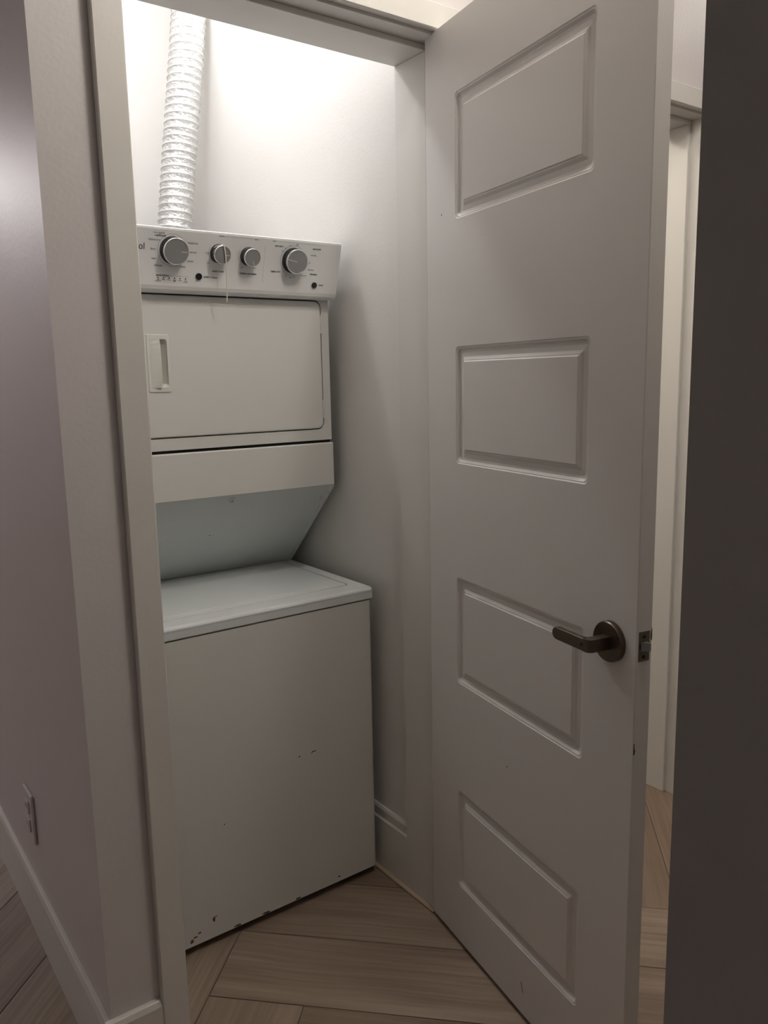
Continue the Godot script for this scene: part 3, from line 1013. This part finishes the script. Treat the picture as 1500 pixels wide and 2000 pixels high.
		var nrm := Vector2(-d.y, d.x) * 0.0006
		var a0 := d * r * (0.40 if ki != 3 else 0.0)
		var a1 := d * r * 0.90
		var q := []
		for w in [a0 + nrm, a1 + nrm, a1 - nrm, a0 - nrm]:
			q.append(cp(k[0] + w.x, k[1] + w.y, 0.0226))
		pt.fan(q, PN)
		for i in 4:
			var j := (i + 1) % 4
			pt.quad(q[i], q[j], q[j] - PN * 0.001, q[i] - PN * 0.001, (q[i] + q[j]) / 2 - cp(k[0] + (a0 + a1).x / 2, k[1] + (a0 + a1).y / 2, 0.0226))
		part("pointer", pt, mats.white_plastic, ko)
		# printed scale ring round the knob
		var scale := MB.new()
		var from := 0.9 if r > 0.025 else 2.6
		var to := 5.6 if r > 0.025 else 3.6
		for i in 30:
			var b0 := lerpf(from, to, i / 30.0)
			var b1 := lerpf(from, to, (i + 1) / 30.0)
			var ro := r * 1.19
			scale.quad(cp(k[0] + cos(b0) * ro, k[1] + sin(b0) * ro, 0.0003), cp(k[0] + cos(b1) * ro, k[1] + sin(b1) * ro, 0.0003), cp(k[0] + cos(b1) * (ro + 0.0005), k[1] + sin(b1) * (ro + 0.0005), 0.0003), cp(k[0] + cos(b0) * (ro + 0.0005), k[1] + sin(b0) * (ro + 0.0005), 0.0003), PN)
		part("scale_line", scale, mats.print_soft, con)
		ki += 1
	for k in [[-0.3941, 0.0360, 0.0076], [-0.0865, 0.0314, 0.0072]]:
		var s := MB.new()
		s.lathe([Vector2(k[2], 0.0), Vector2(k[2], 0.0022), Vector2(k[2] * 0.88, 0.0034), Vector2(k[2] * 0.5, 0.0030), Vector2(0, 0.0028)], cp(k[0], k[1]), PN, 32)
		part("push_button", s, mats.black, t, "small black round button")
	for i in 6:
		var s := MB.new()
		s.lathe([Vector2(0.0015, 0.0), Vector2(0.0011, 0.0006), Vector2(0, 0.0007)], cp(lerpf(-0.4897, -0.4254, i / 5.0), 0.0288), PN, 12)
		part("indicator", s, mats.print, con)
	# fine printed rules
	for l in [[-0.466, 0.0335, -0.4196, 0.0339], [-0.338, 0.1278, -0.262, 0.1281], [-0.198, 0.1278, -0.090, 0.1281], [-0.2315, 0.031, -0.2312, 0.114]]:
		var ru := MB.new()
		ru.quad(cp(l[0], l[1], 0.0003), cp(l[2], l[1], 0.0003), cp(l[2], l[3], 0.0003), cp(l[0], l[3], 0.0003), PN)
		part("printed_rule", ru, mats.print_soft, con)
	write([["Whirlpool", -0.5212, 0.0820, 0.0126, 2]], mats.print, con, "logo")
	write([
		["WASH STATUS", -0.4945, 0.0322, 0.0032, 0, true], ["START / Pause", -0.3822, 0.0338, 0.0036, 0, true], ["WASH TEMP", -0.3470, 0.0480, 0.0036, 1, true],
		["FABRIC SOFTENER", -0.2705, 0.0470, 0.0036, 1, true], ["AIR ONLY", -0.2055, 0.1155, 0.0036, 0, true], ["DELICATE", -0.1008, 0.1158, 0.0036, 0, true],
		["NORMAL", -0.1020, 0.0555, 0.0036, 0, true], ["TIMED DRY", -0.2120, 0.0562, 0.0036, 0, true], ["START", -0.0735, 0.0302, 0.0034, 0, true],
		["OFF", -0.1447, 0.1225, 0.0032, 1], ["*", -0.1062, 0.0825, 0.005, 1], ["affresh", -0.4850, 0.1160, 0.0042, 1, true]], mats.print, con)
	write([
		["Clean Washer", -0.4905, 0.1222, 0.0030, 1], ["with", -0.4965, 0.1165, 0.0028, 1], ["Drain & Spin", -0.5138, 0.1060, 0.0034, 0], ["Rinse", -0.5090, 0.0870, 0.0034, 0],
		["Soak", -0.5060, 0.0672, 0.0034, 0], ["Delicates", -0.4995, 0.0530, 0.0034, 0], ["Heavy Duty", -0.4240, 0.1048, 0.0034, 0], ["Normal", -0.4185, 0.0860, 0.0034, 0],
		["Casual", -0.4230, 0.0665, 0.0034, 0], ["Bulky", -0.4385, 0.0525, 0.0034, 0], ["WASHER", -0.3434, 0.1266, 0.0022, 1], ["DRYER", -0.2552, 0.1262, 0.0026, 1], ["WASH", -0.2076, 0.1266, 0.0024, 1],
		["Cold", -0.3757, 0.0875, 0.0026, 1], ["Hot", -0.3717, 0.0660, 0.0026, 1], ["Off", -0.2880, 0.0615, 0.0026, 1], ["On", -0.2545, 0.0615, 0.0026, 1],
		["20", -0.1835, 0.1058, 0.0028, 1], ["30", -0.1775, 0.1120, 0.0028, 1], ["10", -0.1647, 0.1195, 0.0028, 1], ["70", -0.1690, 0.0490, 0.0030, 1], ["60", -0.1563, 0.0452, 0.0030, 1], ["50", -0.1465, 0.0462, 0.0030, 1],
		["Less Dry", -0.1050, 0.1000, 0.0030, 0], ["More Dry", -0.1090, 0.0652, 0.0028, 0], ["Very Dry", -0.1190, 0.0510, 0.0026, 1],
		["Add", -0.4895, 0.0238, 0.0022, 1], ["Wash", -0.4768, 0.0238, 0.0022, 1], ["Rinse", -0.4640, 0.0238, 0.0022, 1], ["Final", -0.4511, 0.0238, 0.0022, 1], ["Done", -0.4383, 0.0238, 0.0022, 1], ["Lid", -0.4254, 0.0238, 0.0022, 1],
		["Garments", -0.4895, 0.0205, 0.0020, 1], ["Spin", -0.4511, 0.0205, 0.0020, 1], ["Locked", -0.4254, 0.0205, 0.0020, 1]], mats.print_soft, con)


# ---------------------------------------------------------------- duct
func build_duct() -> void:
	var t := thing("vent_duct", "ribbed silver foil dryer duct rising against the white back wall", "duct", Vector3(-0.262, 1.235, -0.832))
	var pts := [Vector3(-0.262, 1.235, -0.832), Vector3(-0.261, 1.236, -0.905), Vector3(-0.232, 1.385, -1.015), Vector3(-0.190, 1.60, -1.048), Vector3(-0.153, 1.813, -1.05), Vector3(-0.124, 2.025, -1.052), Vector3(-0.103, 2.174, -1.051), Vector3(-0.0825, 2.324, -1.05), Vector3(-0.0695, 2.427, -1.05), Vector3(-0.056, 2.58, -1.05), Vector3(-0.052, HALL_TOP, -1.05)]
	var cv := Curve3D.new()
	for i in pts.size():
		var d: Vector3 = (pts[min(i + 1, pts.size() - 1)] - pts[max(i - 1, 0)]) / 6.0
		cv.add_point(pts[i], -d, d)
	var length := cv.get_baked_length()
	var pitch := 0.0225
	var R := 0.0525
	var nz := FastNoiseLite.new()
	nz.seed = 3; nz.frequency = 1.0; nz.fractal_octaves = 3
	var segs := 44
	var per := 8
	var rings := int(length / pitch * per)
	var P := []
	for i in rings + 1:
		var s := length * i / rings
		var c := cv.sample_baked(s)
		var d := (cv.sample_baked(min(s + 0.01, length)) - cv.sample_baked(max(s - 0.01, 0.0))).normalized()
		var e1 := d.cross(Vector3.BACK).normalized()
		var e2 := e1.cross(d)
		var row := []
		for k in segs:
			var a := TAU * k / segs
			# a wire helix holds the foil out; between its turns the foil sags and crumples
			var ph := fposmod(s / pitch + float(k) / segs, 1.0)
			var sag := pow(sin(PI * ph), 0.8)
			var cr := nz.get_noise_3d(cos(a) * 2.2, sin(a) * 2.2, s * 75.0)
			var rad := R - sag * (0.0034 + 0.0042 * cr)
			row.append(c + (e1 * cos(a) + e2 * sin(a)) * rad)
		P.append(row)
	var b := MB.new()
	for i in rings:
		for k in segs:
			var l := (k + 1) % segs
			b.quad(P[i][k], P[i][l], P[i + 1][l], P[i + 1][k], (P[i][k] + P[i + 1][l]) / 2 - cv.sample_baked(length * (i + 0.5) / rings))
	part("foil_sleeve", b, mats.foil, t)
	# the wire helix
	var w := MB.new()
	var path := []
	var turns := length / pitch
	var m := int(turns * 26)
	for i in m + 1:
		# the ridge lies where s / pitch + a / TAU is whole
		var a := -TAU * turns * i / m
		var s := length * i / m
		var c := cv.sample_baked(s)
		var d := (cv.sample_baked(min(s + 0.01, length)) - cv.sample_baked(max(s - 0.01, 0.0))).normalized()
		var e1 := d.cross(Vector3.BACK).normalized()
		var e2 := e1.cross(d)
		path.append(c + (e1 * cos(a) + e2 * sin(a)) * (R + 0.0002))
	w.tube(path, [0.0011], 6)
	part("wire_helix", w, mats.foil_wire, t)


# ---------------------------------------------------------------- small things
func build_small_things() -> void:
	# string looped over the second knob
	var s := thing("string", "thin white string looped over the second knob and hanging over the dryer door", "string", cp(-0.3485, 0.1105, 0.012))
	var b := MB.new()
	var kx := -0.3485
	var kt := 0.0896
	var path := []
	# behind the rim over the top of the knob, down its face in two strands that meet below it
	for i in 11:
		var a := lerpf(2.5, 1.571, i / 10.0)
		path.append(cp(kx + cos(a) * 0.0208, kt + sin(a) * 0.0208, 0.010 + 0.010 * i / 10.0))
	for q in [[-0.3478, 0.1105, 0.0240], [-0.3450, 0.0985, 0.0252], [-0.3428, 0.0882, 0.0255], [-0.3402, 0.0686, 0.0256], [-0.3378, 0.0436, 0.0258], [-0.3350, 0.0150, 0.0262]]:
		path.append(cp(q[0], q[1], q[2]))
	var low := cp(-0.3328, -0.0080, 0.026)
	path.append(low); path.append(low - Vector3(-0.0005, 0.006, 0.0005))
	b.tube(path, [0.0009], 8, 1.0, Vector3(0.6, 0.1, 0.8))
	var path2 := []
	for q in [[-0.3490, 0.1110, 0.012], [-0.3480, 0.1112, 0.0200], [-0.3470, 0.1105, 0.0242], [-0.3440, 0.0980, 0.0254], [-0.3418, 0.0875, 0.0258], [-0.3400, 0.0690, 0.0262], [-0.3374, 0.0440, 0.0264], [-0.3346, 0.0150, 0.0266]]:
		path2.append(cp(q[0], q[1], q[2]))
	path2.append(low + Vector3(0.0006, 0, 0.0004))
	b.tube(path2, [0.0009], 8, 1.0, Vector3(0.6, 0.1, 0.8))
	part("strand", b, mats.cord, s)
	# electrical outlet on the left wall
	var o := thing("wall_outlet", "white electrical outlet plate low on the left outer wall", "outlet", Vector3(-0.823, 0.32, -0.51))
	var pl := MB.new()
	pl.box(Vector3(-0.830, 0.262, -0.552), Vector3(-0.823, 0.388, -0.468), 0.003)
	part("cover_plate", pl, mats.hallwall, o)
	for y in [0.348, 0.302]:
		var r := MB.new()
		r.box(Vector3(-0.8335, y - 0.0165, -0.5265), Vector3(-0.8295, y + 0.0165, -0.4935), 0.002)
		var ro := part("receptacle", r, mats.hallwall, o)
		for z in [-0.5165, -0.5035]:
			var sl := MB.new()
			sl.box(Vector3(-0.8338, y - 0.003, z - 0.001), Vector3(-0.8334, y + 0.006, z + 0.001))
			part("slot", sl, mats.gap, ro)
